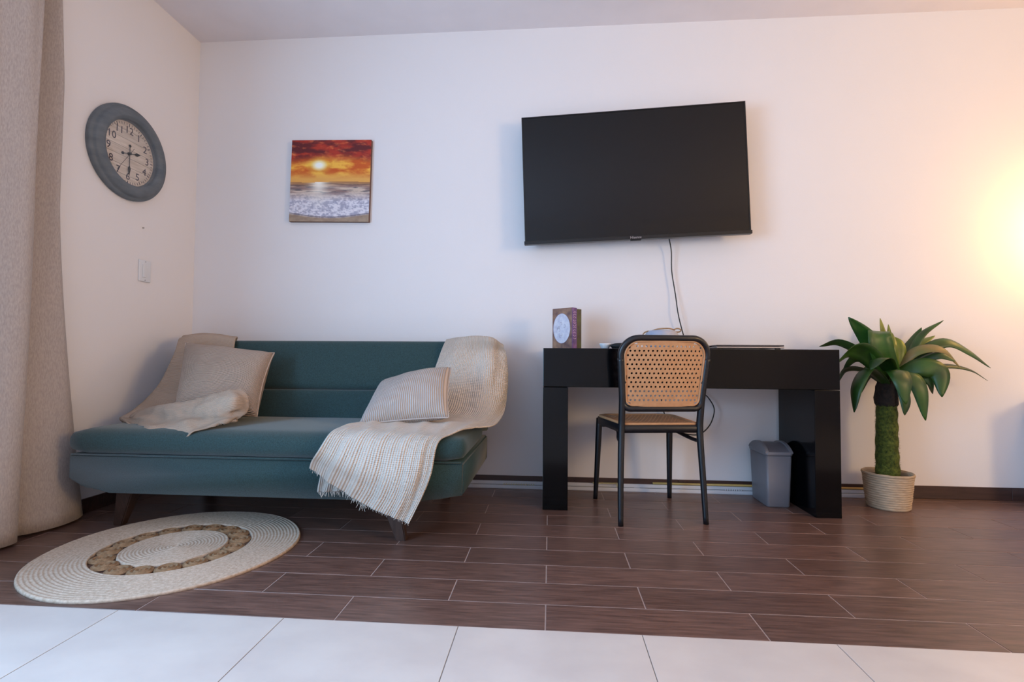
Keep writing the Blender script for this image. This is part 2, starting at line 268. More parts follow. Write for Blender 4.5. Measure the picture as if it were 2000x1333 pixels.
# dark plank tiles, laid in running bond parallel to the back wall
pm = {}
def piece(name, x0, x1, y0, y1, mt, gap=.0038, h=.008, bev=.0008):
    key = (name, round(x1-x0, 4), round(y1-y0, 4))
    if key not in pm:
        bm = bmesh.new(); bmbox(bm, (gap/2, gap/2, -h), (x1-x0-gap/2, y1-y0-gap/2, 0), 0)
        top = [e for e in bm.edges if all(v.co.z > -h/2 for v in e.verts)]
        bmesh.ops.bevel(bm, geom=top, offset=bev, segments=1, affect='EDGES')
        bmesh.ops.recalc_face_normals(bm, faces=bm.faces)
        me = bpy.data.meshes.new(name); bm.to_mesh(me); bm.free(); me.materials.append(mt); pm[key] = me
    o = bpy.data.objects.new(name, pm[key]); COL.objects.link(o); o.parent = floor; o.location = (x0, y0, 0); return o
for k in range(11):
    y0 = YB + .15*k; y1 = min(y0+.15, 0)
    x = -.011 - .6135*5 + (.30675 if k % 2 else 0)
    while x < XR:
        a, b = max(x, XL), min(x+.6135, XR)
        if b-a > .03: piece('plank_tile', a, b, y0, y1, M_plank)
        x += .6135
for k in range(6):
    y1 = YB - .5165*k; y0 = max(y1-.5165, YF)
    x = .258 - .5165*5
    while x < XR:
        a, b = max(x, XL), min(x+.5165, XR)
        if b-a > .03: piece('marble_tile', a, b, y0, y1, M_tile, gap=.0022, bev=.0006)
        x += .5165
bb = S(box('baseboard_back', (XL, -.003, 0), (XR, 0, .069), M_grout))
x = XL
bm_cache = None
while x < XR-.05:
    x2 = min(x+.6, XR); o = box('skirting_tile', (x+.001, -.012, .001), (x2-.001, -.003, .07), M_base, bb, .0008, 1); x = x2
bl = S(box('baseboard_left', (XL, -1.5, 0), (XL+.003, -.012, .069), M_grout))
y = -.012
while y > -1.45:
    y2 = max(y-.6, -1.5); box('skirting_tile', (XL+.003, y2+.001, .001), (XL+.012, y-.001, .07), M_base, bl, .0008, 1); y = y2

# ---------------------------------------------------------------- curtain
def curtain():
    root = empty('curtain', (-2.17, -1.1, 0), 'floor length grey linen curtain gathered at the left edge beside the clock', 'curtain')
    v = []; f = []; uv = []; NV = 44
    top = [(.072, -.952), (.088, -.975), (.062, -1.01), (.030, -1.05), (.024, -1.09), (.070, -1.118), (.150, -1.132), (.172, -1.165), (.168, -1.21), (.12, -1.27)]
    bot = [(.062, -.772), (.092, -.83), (.106, -.92), (.098, -.99), (.066, -1.035), (.045, -1.06), (.080, -1.09), (.128, -1.125), (.118, -1.19), (.08, -1.26)]
    for k in range(12):
        y = -1.32-.062*k; x = .125 if k % 2 == 0 else .05
        top.append((x, y)); bot.append((x-.02 if k % 2 == 0 else x, y-.004*k))
    NS = 7
    for j in range(NV+1):
        z = .012 + (2.62-.012)*j/NV; t = j/NV
        k = max(0, 1-z/1.45)**1.35; pinch = max(0, (z-2.0)/.65)
        ctrl = []
        for i, (A_, B_) in enumerate(zip(top, bot)):
            x = A_[0]*(1-k)+B_[0]*k; y = A_[1]*(1-k)+B_[1]*k
            y += (.010*math.sin(z*3.1+i) if 4 < i < 9 and z > .5 else 0)*min(1, max(0, z-.5))
            x += .008*math.sin(z*2.3+i*1.7)*(i > 2)
            if i < 4: y -= .034*pinch*(4-i)/4; x -= .012*pinch
            ctrl.append((XL+x, y, 0))
        line = cr(ctrl, NS); NU = len(line)-1
        for i, p in enumerate(line):
            v.append((p.x+2.17, p.y+1.1, z)); uv.append((i/NU, t))
    for j in range(NV):
        for i in range(NU): a = j*(NU+1)+i; f.append((a, a+1, a+NU+2, a+NU+1))
    o = frompy('curtain_panel', v, f, M_curt, root, True, uv)
    sm = o.modifiers.new('thick', 'SOLIDIFY'); sm.thickness = .003
    bmr = bmesh.new(); bmtube(bmr, [(.0, .3, 2.66), (.0, -3.0, 2.66)], .012, 12); frombm('curtain_rod', bmr, M_rail, root, True)
curtain()

# ---------------------------------------------------------------- sofa
SX0, SX1 = -2.085, -.343
def rbox(name, lo, hi, r, mt, parent, crown=0, M=None, nx=36, ny=14, nz=6, bulge=0):
    """rounded box with a crowned top and bulging sides"""
    bm = bmesh.new(); bmesh.ops.create_cube(bm, size=2)
    bmesh.ops.subdivide_edges(bm, edges=bm.edges[:], cuts=11, use_grid_fill=True)
    c = [(lo[i]+hi[i])/2 for i in range(3)]; h = [(hi[i]-lo[i])/2 for i in range(3)]
    for v in bm.verts:
        q = [v.co[i] for i in range(3)]
        # redistribute samples towards edges
        p = []
        for i in range(3):
            a = abs(q[i]); s = math.copysign(1, q[i])
            ri = min(r/h[i], .95)
            # first 6 steps cover flat, last cover rounding
            e = a**.55 if h[i] > 3*r else a
            p.append(s*e*h[i])
        inner = [max(-(h[i]-r), min(h[i]-r, p[i])) for i in range(3)]
        d = Vector([p[i]-inner[i] for i in range(3)])
        if d.length > 1e-9:
            # map cube shell to rounded shell
            mx = max(abs(x) for x in d); d = d.normalized()*mx if mx > 0 else d
        co = Vector(inner)+d
        ux, uy, uz = co.x/h[0], co.y/h[1], co.z/h[2]
        if uz > 0: co.z += crown*(1-ux**4)*(1-uy**2)*uz
        co.y += math.copysign(bulge*(1-uz*uz)*(1-ux**8), uy) if abs(uy) > .5 else 0
        v.co = co+Vector(c)
    if M is not None: bmesh.ops.transform(bm, matrix=M, verts=bm.verts)
    return frombm(name, bm, mt, parent, True)
def sofa():
    root = empty('sofa', (-1.2, -.55, 0), 'dark teal fabric armless sofa with tapered wooden legs by the left wall', 'sofa')
    L = Matrix.Translation((1.2, .55, 0))
    def at(pts): return [(x+1.2, y+.55, z) for x, y, z in pts]
    # base rail: bottom edge rises towards both ends
    prof = [(SX0+.005, .338), (SX0+.005, .232), (SX0+.07, .198), (SX0+.2, .176), (SX1-.22, .176), (SX1-.1, .19), (SX1-.006, .206), (SX1-.006, .338)]
    bm = bmesh.new(); ys = (-.972, -.2)
    rings = [[bm.verts.new((x+1.2, y+.55, z)) for x, z in prof] for y in ys]
    n = len(prof)
    bm.faces.new(rings[0]); bm.faces.new(rings[1][::-1])
    for k in range(n): bm.faces.new((rings[0][k], rings[0][(k+1) % n], rings[1][(k+1) % n], rings[1][k]))
    bmesh.ops.bevel(bm, geom=[e for e in bm.edges if abs(e.verts[0].co.y-e.verts[1].co.y) < .01 or True], offset=.008, segments=3, affect='EDGES')
    frombm('base_frame', bm, M_green, root, True)
    rbox('seat_cushion', (SX0, -.99, .338), (SX1, -.40, .447), .05, M_green, root, crown=.012, M=L, bulge=.006)
    # backrest: two upholstered bands leaning back
    tilt = math.atan(.35)
    MB_ = L @ Matrix.Translation((0, -.478, .445)) @ Matrix.Rotation(-tilt, 4, 'X')
    rbox('backrest_lower', (SX0+.02, 0, -.03), (SX1+.02, .13, .163), .022, M_green, root, M=MB_, bulge=.004)
    rbox('backrest_upper', (SX0+.02, 0, .163), (SX1+.02, .13, .442), .026, M_green, root, M=MB_, bulge=.006)
    for nm, t, b in (('r', (-.672, -.905), (-.618, -.915)), ('l', (-1.868, -.88), (-1.94, -.85)), ('rr', (-.62, -.3), (-.56, -.27)), ('lr', (-1.868, -.3), (-1.93, -.27))):
        bm = bmesh.new(); vs = []
        for (cx, cy), hw, z in ((b, .021, 0), (t, .04, .18)):
            vs.append([bm.verts.new((cx+sx*hw+1.2, cy+sy*hw*.8+.55, z)) for sx, sy in ((-1, -1), (1, -1), (1, 1), (-1, 1))])
        bm.faces.new(vs[0][::-1]); bm.faces.new(vs[1])
        for k in range(4): bm.faces.new((vs[0][k], vs[0][(k+1) % 4], vs[1][(k+1) % 4], vs[1][k]))
        bmesh.ops.bevel(bm, geom=bm.edges[:], offset=.004, segments=2, affect='EDGES')
        frombm('leg', bm, M_leg, root)
    # rolled seams
    for y, z in ((-.974, .338),):
        tube('piping', at([(SX0+.02, y, z), (-1.2, y-.004, z), (SX1-.02, y, z)]), .004, M_green, root, 6)
sofa()

def nz3(p, s, seed=0): return noise.noise(Vector((p[0]*s+seed, p[1]*s, p[2]*s)))
def V3(T): return [[Vector(p) for p in r] for r in T]

# throw over the right end of the sofa
root = empty('throw_blanket', (-.6, -.7, 0), 'cream waffle weave throw with fringed hem draped over the right end of the sofa', 'blanket')
def sh(T, d): return [[Vector(p)-Vector(d) for p in r] for r in T]
O1 = (-.6, -.7, 0)
G = patch(sh(THROW_R, O1), 40, 12)
def dR(a, b, p):
    k = max(0, min(1, (a-.66)/.2))
    w1 = .5+.5*math.sin(b*31+a*7+2*math.sin(a*9)); w2 = .5+.5*math.sin(b*67-a*5+3*nz3(p, 4)); w3 = .5+.5*math.sin(b*13+a*4+1)
    fold = k*(.007*w1**2+.004*w2+.008*w3**3)
    # diagonal drag folds where the sheet crosses the front edge of the seat
    fold += math.exp(-((a-.66)/.07)**2)*.007*(.5+.5*math.sin(b*30-a*60))**2
    back = math.exp(-((a-.36)/.12)**2)
    fold += back*max(0, b-.55)*(.05*(.5+.5*math.sin((b*1.3+a)*17))) + back*.004*nz3(p, 9)
    return fold+.004*abs(nz3(p, 14, 3))+.003
gridmesh('blanket_sheet', G, M_throw, root, dR, .007, (1, 1.9))
G2 = patch(sh(THROW_R2, O1), 14, 14)
gridmesh('blanket_underlayer', G2, M_throw, root, lambda a, b, p: .010*math.sin(b*22+a*3)*a, .006, (.6, .5))
def fringe(name, pts, parent, mt, step=.006, ln=.016, seed=1):
    rnd = random.Random(seed); bm = bmesh.new(); pts = cr(pts, 20); acc = 0
    for a, b in zip(pts, pts[1:]):
        acc += (b-a).length
        while acc > step:
            acc -= step; d = Vector((rnd.uniform(-.5, .5), rnd.uniform(-.4, .1), -1)).normalized()*ln*rnd.uniform(.5, 1.2)
            bmtube(bm, [a, a+d*.5+Vector((rnd.uniform(-.002, .002), 0, 0)), a+d], [.0012, .001, .0006], 4)
    o = frombm(name, bm, mt, parent); tag(o, kind='stuff'); return o
fringe('fringe', [r for r in sh([THROW_R2[-1]], O1)[0]], root, M_throw, ln=.022, seed=2)
fringe('fringe', sh([THROW_R[-1]], O1)[0], root, M_throw, ln=.012, seed=3)

# throw over the left end
root = empty('throw_blanket', (-1.85, -.6, 0), 'beige muslin throw over the left end of the sofa, wrapped round the square cushion', 'blanket')
O2 = (-1.85, -.6, 0)
G = patch(sh(THROW_L, O2), 14, 8)
gridmesh('blanket_sheet', G, M_throw2, root, lambda a, b, p: .006*nz3(p, 9, 5)+.004, .006, (1, 1.4))
G = patch(sh(FLAP_L, O2), 22, 14)
def dL(a, b, p):
    k = max(0, min(1, (a-.3)/.3))
    return k*(.011*math.sin(a*11+b*6)*math.sin(b*9+.5) + .008*math.sin(b*24-a*14)) + .014*nz3(p, 11, 8) + .006*nz3(p, 30, 2)
gridmesh('folded_end', G, M_throw2, root, dL, .006, (1, .7))

def pillow(name, label, C4, T, mt, pull=.05, n=34, cloth_seed=1):
    C = [Vector(c) for c in C4]; cen = sum(C, Vector())/4
    root = empty(name, cen, label, 'cushion')
    nrm = (C[1]-C[0]).cross(C[3]-C[0]).normalized()
    if nrm.y > 0: nrm = -nrm
    v = []; uv = []
    for s in (1, -1):
        for j in range(n+1):
            for i in range(n+1):
                u, w_ = i/n*2-1, j/n*2-1
                uu = u*(1-pull*(1-w_*w_)); ww = w_*(1-pull*(1-u*u))
                a, b = (uu+1)/2, (ww+1)/2
                p = C[0]*(1-a)*(1-b)+C[1]*a*(1-b)+C[2]*a*b+C[3]*(1-a)*b
                e = max(0, (1-u*u))**.5*max(0, (1-w_*w_))**.5
                e = e**.8
                rim = max(abs(u), abs(w_))
                wr = .006*math.sin(9*math.atan2(w_, u)+cloth_seed)*max(0, rim-.55)*(1-rim)*4
                p = p + nrm*s*(T*e+wr*e+.012*e*nz3(p, 7, cloth_seed+4)) + Vector((0, 0, .004*nz3(p, 12, cloth_seed)))*e
                v.append(p-cen); uv.append((i/n, 1-j/n))
    f = []
    m_ = (n+1)**2
    for s in (0, 1):
        for j in range(n):
            for i in range(n):
                a = s*m_+j*(n+1)+i; q = (a, a+1, a+n+2, a+n+1); f.append(q if s == 0 else q[::-1])
    me = bpy.data.meshes.new('cover'); me.from_pydata([tuple(p) for p in v], [], f)
    l = me.uv_layers.new(name='UVMap')
    for i, lp in enumerate(me.loops): l.data[i].uv = uv[lp.vertex_index]
    bm = bmesh.new(); bm.from_mesh(me); bmesh.ops.remove_doubles(bm, verts=bm.verts, dist=1e-5); bmesh.ops.recalc_face_normals(bm, faces=bm.faces); bm.to_mesh(me); bm.free()
    link('cushion_cover', me, mt, root, True)
    edge = [v[i] for i in range(n+1)] + [v[(j)*(n+1)+n] for j in range(1, n+1)] + [v[n*(n+1)+i] for i in range(n-1, -1, -1)] + [v[j*(n+1)] for j in range(n-1, -1, -1)]
    tube('edge_seam', edge, .0035, mt, root, 6)
    return root
pillow('square_cushion', 'large square beige linen cushion leaning against the left of the sofa back', PIL1, .098, M_pil1, .075, cloth_seed=2)
p2 = pillow('lumbar_cushion', 'small rectangular ribbed cream cushion lying on the cream throw at the right of the sofa', PIL2, .082, M_pil2, .05, cloth_seed=5)
box('care_tag', (.065, -.145, -.128), (.069, -.143, -.116), M_white, p2)

# ---------------------------------------------------------------- console desk
root = empty('console_desk', (.69, -.225, 0), 'glossy black lacquered console desk below the television', 'desk')
dx0, dx1, dy0, dy1, dz0, dz1 = -.036-.69, 1.414-.69, -.435+.225, -.042+.225, .621, .820
box('desk_top', (dx0, dy0, dz0+.0008), (dx1, dy1, dz1), M_black, root, .0025, 2)
box('leg', (dx0, dy0, 0), (dx0+.127, dy1, dz0-.0008), M_black, root, .0025, 2)
box('leg', (dx1-.122, dy0, 0), (dx1, dy1, dz0-.0008), M_black, root, .0025, 2)

# ---------------------------------------------------------------- television
TVC = Vector((.469, -.128, 1.831)); rollt = R(2.0)
root = empty('television', TVC, 'large black flat screen television mounted slightly tilted on the wall above the desk', 'television')
root.rotation_euler = (0, -rollt, -R(1.4))
W2, H2 = .632, .371
box('rear_housing', (-W2+.02, .012, -H2+.02), (W2-.02, .04, H2-.02), M_tvb, root, .006, 2)
box('rear_housing', (-W2*.72, .038, -H2+.03), (W2*.72, .085, H2*.25), M_tvb, root, .012, 2)
bm = bmesh.new()
for lo, hi in (((-W2, 0, -H2), (-W2+.007, .02, H2)), ((W2-.007, 0, -H2), (W2, .02, H2)), ((-W2, 0, H2-.007), (W2, .02, H2))): bmbox(bm, lo, hi, .001, 1)
frombm('bezel', bm, M_tvb, root)
box('bottom_bezel', (-W2-.004, -.006, -H2-.012), (W2+.004, .03, -H2+.008), M_tvb, root, .002, 2)
box('screen', (-W2+.006, .003, -H2+.006), (W2-.006, .012, H2-.006), M_screen, root)
text('maker_lettering', 'Hisense', .020, Matrix.Translation((0, -.0065, -H2-.002)) @ Matrix.Rotation(R(90), 4, 'X'), M_silver, root, .0004)
box('wall_bracket', (-.22, .083, -.16), (.22, .11, .16), M_tvb, root, .002, 1)
box('sensor_pod', (-.03, -.004, -H2-.019), (.03, .012, -H2-.011), M_tvb, root, .002, 1)

# ---------------------------------------------------------------- canvas picture
root = empty('canvas_picture', (-1.366, -.0, 1.859), 'square canvas print of an orange sunset over a foaming beach', 'picture')
root.rotation_euler = (0, R(1.1), 0)
NC = 150; v = []; f = []; cols = []
def mix(a, b, t): t = max(0, min(1, t)); return tuple(a[i]*(1-t)+b[i]*t for i in range(3))
def fb(x, y, s, sy, seed): return noise.fractal(Vector((x*s+seed, y*sy, seed)), .9, 2.1, 5)
def paint(u, v_):
    # u 0..1 left-right, v_ 0 top .. 1 bottom
    n1 = fb(u, v_, 4, 12, 3.1); n2 = fb(u, v_, 9, 30, 7.7); n3 = fb(u, v_, 14, 24, 1.3)
    hz = .545 + .006*math.sin(u*7)
    if v_ < hz-.03:
        top = mix((96, 26, 30), (176, 50, 30), .5+1.6*n1)
        if v_ < .27: c = mix(top, (222, 120, 70), max(0, n2*1.4-.25))
        else: c = top
        mid = mix((206, 90, 26), (250, 186, 70), .45+1.5*n1)
        c = mix(c, mid, (v_-.19-.05*n1-.03*math.sin(u*5+2))/.09)
        c = mix(c, (232, 168, 84), (v_-.38)/.1)
        d = math.hypot((u-.355)*1.0, (v_-.31)*1.5)
        c = mix(c, (255, 224, 90), 1.15-d/.16); c = mix(c, (255, 252, 240), 1.5-d/.075)
    else:
        base = mix((146, 116, 110), (210, 186, 168), .5+1.5*fb(u, v_, 3, 26, 5))
        base = mix(base, (96, 86, 92), max(0, fb(u, v_, 5, 60, 2.2)*2.2-.35))
        c = mix((176, 120, 70), base, (v_-hz+.03)/.06)
        c = mix(c, (92, 66, 66), max(0, 1-abs(v_-hz-.012*math.sin(u*9+1))/.010)*.8)
        foam = (v_-.63)/.12
        fo = mix((168, 164, 182), (228, 222, 230), .58+1.3*n3+1.2*fb(u, v_, 34, 60, 9.1))
        c = mix(c, fo, foam)
        g = math.exp(-((u-.36)/.11)**2)*(1-(v_-.5)/.35)
        c = mix(c, (250, 240, 226), g*1.1)
        sand = .895 + .05*math.sin(math.pi*u)**1.0
        c = mix(c, (78, 66, 74), max(0, 1-abs(v_-sand)/.010)*.8)
        c = mix(c, mix((150, 126, 108), (170, 146, 124), .5+n3), (v_-sand-.004)/.012)
    return c
for j in range(NC+1):
    for i in range(NC+1):
        u, v_ = i/NC, j/NC
        v.append((-.254+.508*u, -.026, .256-.512*v_)); cols.append(paint(u, v_))
for j in range(NC):
    for i in range(NC): a = j*(NC+1)+i; f.append((a, a+NC+1, a+NC+2, a+1))
me = bpy.data.meshes.new('printed_front'); me.from_pydata(v, [], f)
ca = me.color_attributes.new('print', 'FLOAT_COLOR', 'POINT')
for i, c in enumerate(cols): ca.data[i].color = lin(c)
mp_ = mat('canvas_print', (200, 200, 200), .7); at_ = mp_.node_tree.nodes.new('ShaderNodeAttribute'); at_.attribute_name = 'print'
mp_.node_tree.links.new(at_.outputs['Color'], mp_.node_tree.nodes['Principled BSDF'].inputs['Base Color'])
link('printed_front', me, mp_, root)
M_cedge = mat('canvas_edge', (96, 66, 60), .8, (120, 84, 70), nscale=12)
box('stretcher_frame', (-.254, -.0255, -.256), (.254, -.002, .256), M_cedge, root, .001, 1)

# ---------------------------------------------------------------- wall clock
root = empty('wall_clock', (XL, -.531, 1.842), 'round blue grey framed wall clock with whitewashed board face on the left wall', 'clock')
MC = Matrix(((0, 0, 1), (1, 0, 0), (0, 1, 0))).to_4x4()   # local x->world y, y->world z, z->world x
prof = [(.242, 0), (.246, .006), (.247, .020), (.242, .028), (.233, .027), (.229, .030), (.226, .038), (.218, .045), (.205, .050), (.192, .052), (.184, .051), (.180, .046), (.175, .045), (.172, .041), (.169, .036), (.168, .012), (.168, 0)]
lathe('outer_ring', prof, M_clk, root, 72, M=MC)
FR = .168; nb = 7; hb = 2*FR/nb
for k in range(nb):
    z0 = -FR+k*hb+.0008; z1 = z0+hb-.0016
    bm = bmesh.new(); top = []; m_ = 10
    pts = []
    for i in range(m_+1):
        z = z0+(z1-z0)*i/m_; pts.append((math.sqrt(max(0, FR*FR-z*z)), z))
    ring = [(x, z) for x, z in pts] + [(-x, z) for x, z in reversed(pts)]
    ring = [p for i, p in enumerate(ring) if i == 0 or (Vector(p)-Vector(ring[i-1])).length > 1e-5]
    a = [bm.verts.new(MC @ Vector((x, z, .010))) for x, z in ring]; b = [bm.verts.new(MC @ Vector((x, z, .002))) for x, z in ring]
    bm.faces.new(a); bm.faces.new(b[::-1])
    for i in range(len(ring)): bm.faces.new((a[i], a[(i+1) % len(ring)], b[(i+1) % len(ring)], b[i]))
    frombm('face_board', bm, M_board, root)
for h in range(1, 13):
    a = math.pi/2-h*math.pi/6
    ds = str(h)
    for q, ch in enumerate(ds):
        dx = 0 if len(ds) == 1 else (-.014, .014)[q]
        text('numeral', ch, .054, MC @ Matrix.Translation((.123*math.cos(a)+dx, .123*math.sin(a), .0106)), M_ink, root, .0004)
bm = bmesh.new()
for k in range(60):
    a = k*math.pi/30; l0 = .149 if k % 5 else .145
    bmbox(bm, (l0, -.0012 if k % 5 else -.002, .0102), (.161, .0012 if k % 5 else .002, .0108), M=MC @ Matrix.Rotation(a, 4, 'Z'))
frombm('minute_marks', bm, M_ink, root)
def hand(ln, wd, ang, z, back):
    bm = bmesh.new(); Mh = MC @ Matrix.Rotation(ang, 4, 'Z')
    bmbox(bm, (-back, -wd*.3, z), (ln*.62, wd*.3, z+.0015), M=Mh)
    for (x0, s, l) in ((ln*.68, wd*1.5, ln*.34),):
        vv = [bm.verts.new(Mh @ Vector(c)) for c in ((x0-.02, 0, z), (x0, s, z), (x0+l, 0, z), (x0, -s, z), (x0-.02, 0, z+.0016), (x0, s, z+.0016), (x0+l, 0, z+.0016), (x0, -s, z+.0016))]
        bm.faces.new(vv[:4][::-1]); bm.faces.new(vv[4:])
        for i in range(4): bm.faces.new((vv[i], vv[(i+1) % 4], vv[4+(i+1) % 4], vv[4+i]))
    bmesh.ops.create_cone(bm, cap_ends=True, segments=14, radius1=wd*1.3, radius2=wd*1.3, depth=.002, matrix=Mh @ Matrix.Translation((-back, 0, z+.001)))
    return bm
frombm('hour_hand', hand(.075, .006, R(15), .014, .042), M_hand, root)
frombm('minute_hand', hand(.118, .0055, R(-90), .017, .042), M_hand, root)
bm = bmesh.new(); bmbox(bm, (-.045, -.0008, .020), (.135, .0008, .021), M=MC @ Matrix.Rotation(R(-125), 4, 'Z')); frombm('second_hand', bm, M_hand, root)
bm = bmesh.new(); bmesh.ops.create_cone(bm, cap_ends=True, segments=20, radius1=.008, radius2=.007, depth=.016, matrix=MC @ Matrix.Translation((0, 0, .016))); frombm('centre_pin', bm, M_hand, root)
mg = bpy.data.materials.new('clock_glass'); mg.use_nodes = True; nt = mg.node_tree
tr = nt.nodes.new('ShaderNodeBsdfTransparent'); gl = nt.nodes.new('ShaderNodeBsdfGlossy'); gl.inputs['Roughness'].default_value = .05
mxs = nt.nodes.new('ShaderNodeMixShader'); mxs.inputs[0].default_value = .05
nt.links.new(tr.outputs[0], mxs.inputs[1]); nt.links.new(gl.outputs[0], mxs.inputs[2]); nt.links.new(mxs.outputs[0], nt.nodes['Material Output'].inputs[0])
bm = bmesh.new(); bmesh.ops.create_cone(bm, cap_ends=True, segments=60, radius1=.168, radius2=.168, depth=.002, matrix=MC @ Matrix.Translation((0, 0, .032))); frombm('glass', bm, mg, root)

# light switch and screw
root = empty('light_switch', (XL, -.392, 1.237), 'white light switch plate on the left wall below the clock', 'switch')
box('cover_plate', (0, -.041, -.06), (.008, .041, .06), M_white, root, .003, 3)
box('rocker', (.008, -.020, -.036), (.012, .004, .036), M_white, root, .002, 2)
for z in (-.051, .051):
    bm = bmesh.new(); bmesh.ops.create_cone(bm, cap_ends=True, segments=10, radius1=.003, radius2=.0025, depth=.003, matrix=Matrix.Translation((.009, 0, z)) @ Matrix.Rotation(R(90), 4, 'Y')); frombm('screw', bm, M_silver, root)
bm = bmesh.new(); bmesh.ops.create_cone(bm, cap_ends=True, segments=10, radius1=.004, radius2=.0035, depth=.008, matrix=Matrix.Translation((XL+.004, -.41, 1.475)) @ Matrix.Rotation(R(90), 4, 'Y'))
tag(frombm('wall_screw', bm, M_silver), 'tiny screw in the left wall between clock and light switch', 'screw')

# ---------------------------------------------------------------- cane back chair
CH = (.49, -.386, 0)
root = empty('dining_chair', CH, 'black resin chair with tan cane pattern back and seat, pushed under the desk', 'chair', R(9))
def yb(x, z): return -.205 - .055*max(0, (z-.5)/.37) - .018*(1-(x/.2)**2)
def leg(pts, rads): return tube('leg', cr(pts, 6), rads, M_chair, root, 10)
for s in (-1, 1):
    pts = cr([(s*.203, -.232, 0), (s*.198, -.215, .2), (s*.190, -.200, .42), (s*.190, yb(.19, .52), .52), (s*.1925, yb(.19, .60), .60), (s*.2005, yb(.2, .70), .70), (s*.206, yb(.205, .77), .77)], 6)
    tube('leg', pts, [.0125+.0035*min(1, i/12) for i in range(len(pts))], M_chair, root, 12)
    pts = cr([(s*.209, .218, 0), (s*.202, .20, .22), (s*.196, .182, .445)], 6)
    tube('leg', pts, [.012+.005*min(1, i/9) for i in range(len(pts))], M_chair, root, 12)
    # bowed side brace
    tube('side_brace', cr([(s*.194, -.205, .378), (s*.180, -.12, .382), (s*.150, .0, .405), (s*.165, .12, .425), (s*.19, .185, .425)], 6), .0095, M_chair, root, 8)
tube('front_brace', cr([(-.19, .188, .405), (0, .175, .405), (.19, .188, .405)], 6), .0085, M_chair, root, 8)
# rounded back hoop
def hoop(w1, w0, z1, z0, r_, n=10):
    pts = []
    cn = ((w1-r_, z1-r_, 0), (-(w1-r_), z1-r_, 90), (-(w0-r_*.45), z0+r_*.45, 180), (w0-r_*.45, z0+r_*.45, 270))
    for cx, cz, a0 in cn:
        rr = r_ if a0 < 180 else r_*.45
        for k in range(n+1):
            a = R(a0+90*k/n); pts.append((cx+rr*math.cos(a), cz+rr*math.sin(a)))
    return pts
hp = hoop(.207, .190, .864, .535, .08)
bm = bmesh.new(); P3 = [Vector((x, yb(x, z), z)) for x, z in hp]; P3.append(P3[0]); P3.append(P3[1])
bmtube(bm, P3, .0148, 10, False); frombm('back_hoop', bm, M_chair, root, True)
# tan rim of the cane panel
hp2 = hoop(.190, .175, .848, .551, .068)
bm = bmesh.new(); P3 = [Vector((x, yb(x, z)-.004, z)) for x, z in hp2]; P3.append(P3[0]); P3.append(P3[1])
bmtube(bm, P3, .0045, 8, False); frombm('cane_rim', bm, M_cane, root, True)
def inside(poly, x, y):
    c = False; j = len(poly)-1
    for i in range(len(poly)):
        if (poly[i][1] > y) != (poly[j][1] > y) and x < (poly[j][0]-poly[i][0])*(y-poly[i][1])/(poly[j][1]-poly[i][1])+poly[i][0]: c = not c
        j = i
    return c
def canepanel(name, poly, fn, cell, rh, x0, x1, y0, y1, thick, ins=.004):
    """real perforations: every cell is a square ring round a hole"""
    bm = bmesh.new(); cache = {}
    def V(x, y):
        k = (round(x, 5), round(y, 5))
        if k not in cache: cache[k] = bm.verts.new(fn(x, y))
        return cache[k]
    ny = int(round((y1-y0)/cell)); nx = int(round((x1-x0)/cell)); cx_, cy_ = (x1-x0)/nx, (y1-y0)/ny
    for j in range(ny):
        off = cx_/2 if j % 2 else 0
        for i in range(-1, nx+1):
            ax, ay = x0+i*cx_+off, y0+j*cy_; mx_, my = ax+cx_/2, ay+cy_/2
            sq = [(ax, ay), (mx_, ay), (ax+cx_, ay), (ax+cx_, my), (ax+cx_, ay+cy_), (mx_, ay+cy_), (ax, ay+cy_), (ax, my)]
            ok = [inside(poly, *q) for q in (sq[0], sq[2], sq[4], sq[6], (mx_, my))]
            if not ok[4]: continue
            if all(ok):
                a8 = [V(*q) for q in sq]
                hl = [V(mx_+rh*math.cos(R(225+45*k)), my+rh*math.sin(R(225+45*k))) for k in range(8)]
                for k in range(8):
                    bm.faces.new((a8[k], a8[(k+1) % 8], hl[(k+1) % 8], hl[k]))
            else:
                bm.faces.new([V(*q) for q in sq])
    o = frombm(name, bm, M_cane, root)
    s = o.modifiers.new('thick', 'SOLIDIFY'); s.thickness = thick; s.offset = 0; return o
canepanel('cane_back_panel', hoop(.191, .176, .849, .55, .068), lambda x, z: (x, yb(x, z), z), .0205, .0052, -.195, .195, .545, .857, .004)
for s in (-1, 1): box('clip', (s*.19-.012, yb(.19, .66)-.010, .653), (s*.19+.012, yb(.19, .66)+.006, .667), M_chair, root, .002, 1)
# seat
def seatpoly(g):
    pts = []
    for cx, cy, a0, rr in ((.215-g, .215-g, 0, .08), (-.215+g, .215-g, 90, .08), (-.193+g, -.205+g, 180, .025), (.193-g, -.205+g, 270, .025)):
        ox = -rr if cx > 0 else rr; oy = -rr if cy > 0 else rr
        for k in range(9):
            a = R(a0+90*k/8); pts.append((cx+ox+rr*math.cos(a), cy+oy+rr*math.sin(a)))
    return pts
def slab(name, poly, z0, z1, mt, bev=.006):
    bm = bmesh.new(); a = [bm.verts.new((x, y, z1)) for x, y in poly]; b = [bm.verts.new((x, y, z0)) for x, y in poly]
    ft = bm.faces.new(a); fb_ = bm.faces.new(b[::-1])
    for i in range(len(poly)): bm.faces.new((a[i], b[i], b[(i+1) % len(poly)], a[(i+1) % len(poly)]))
    if bev: bmesh.ops.bevel(bm, geom=[e for e in ft.edges]+[e for e in fb_.edges], offset=bev, segments=2, affect='EDGES')
    return frombm(name, bm, mt, root, False)
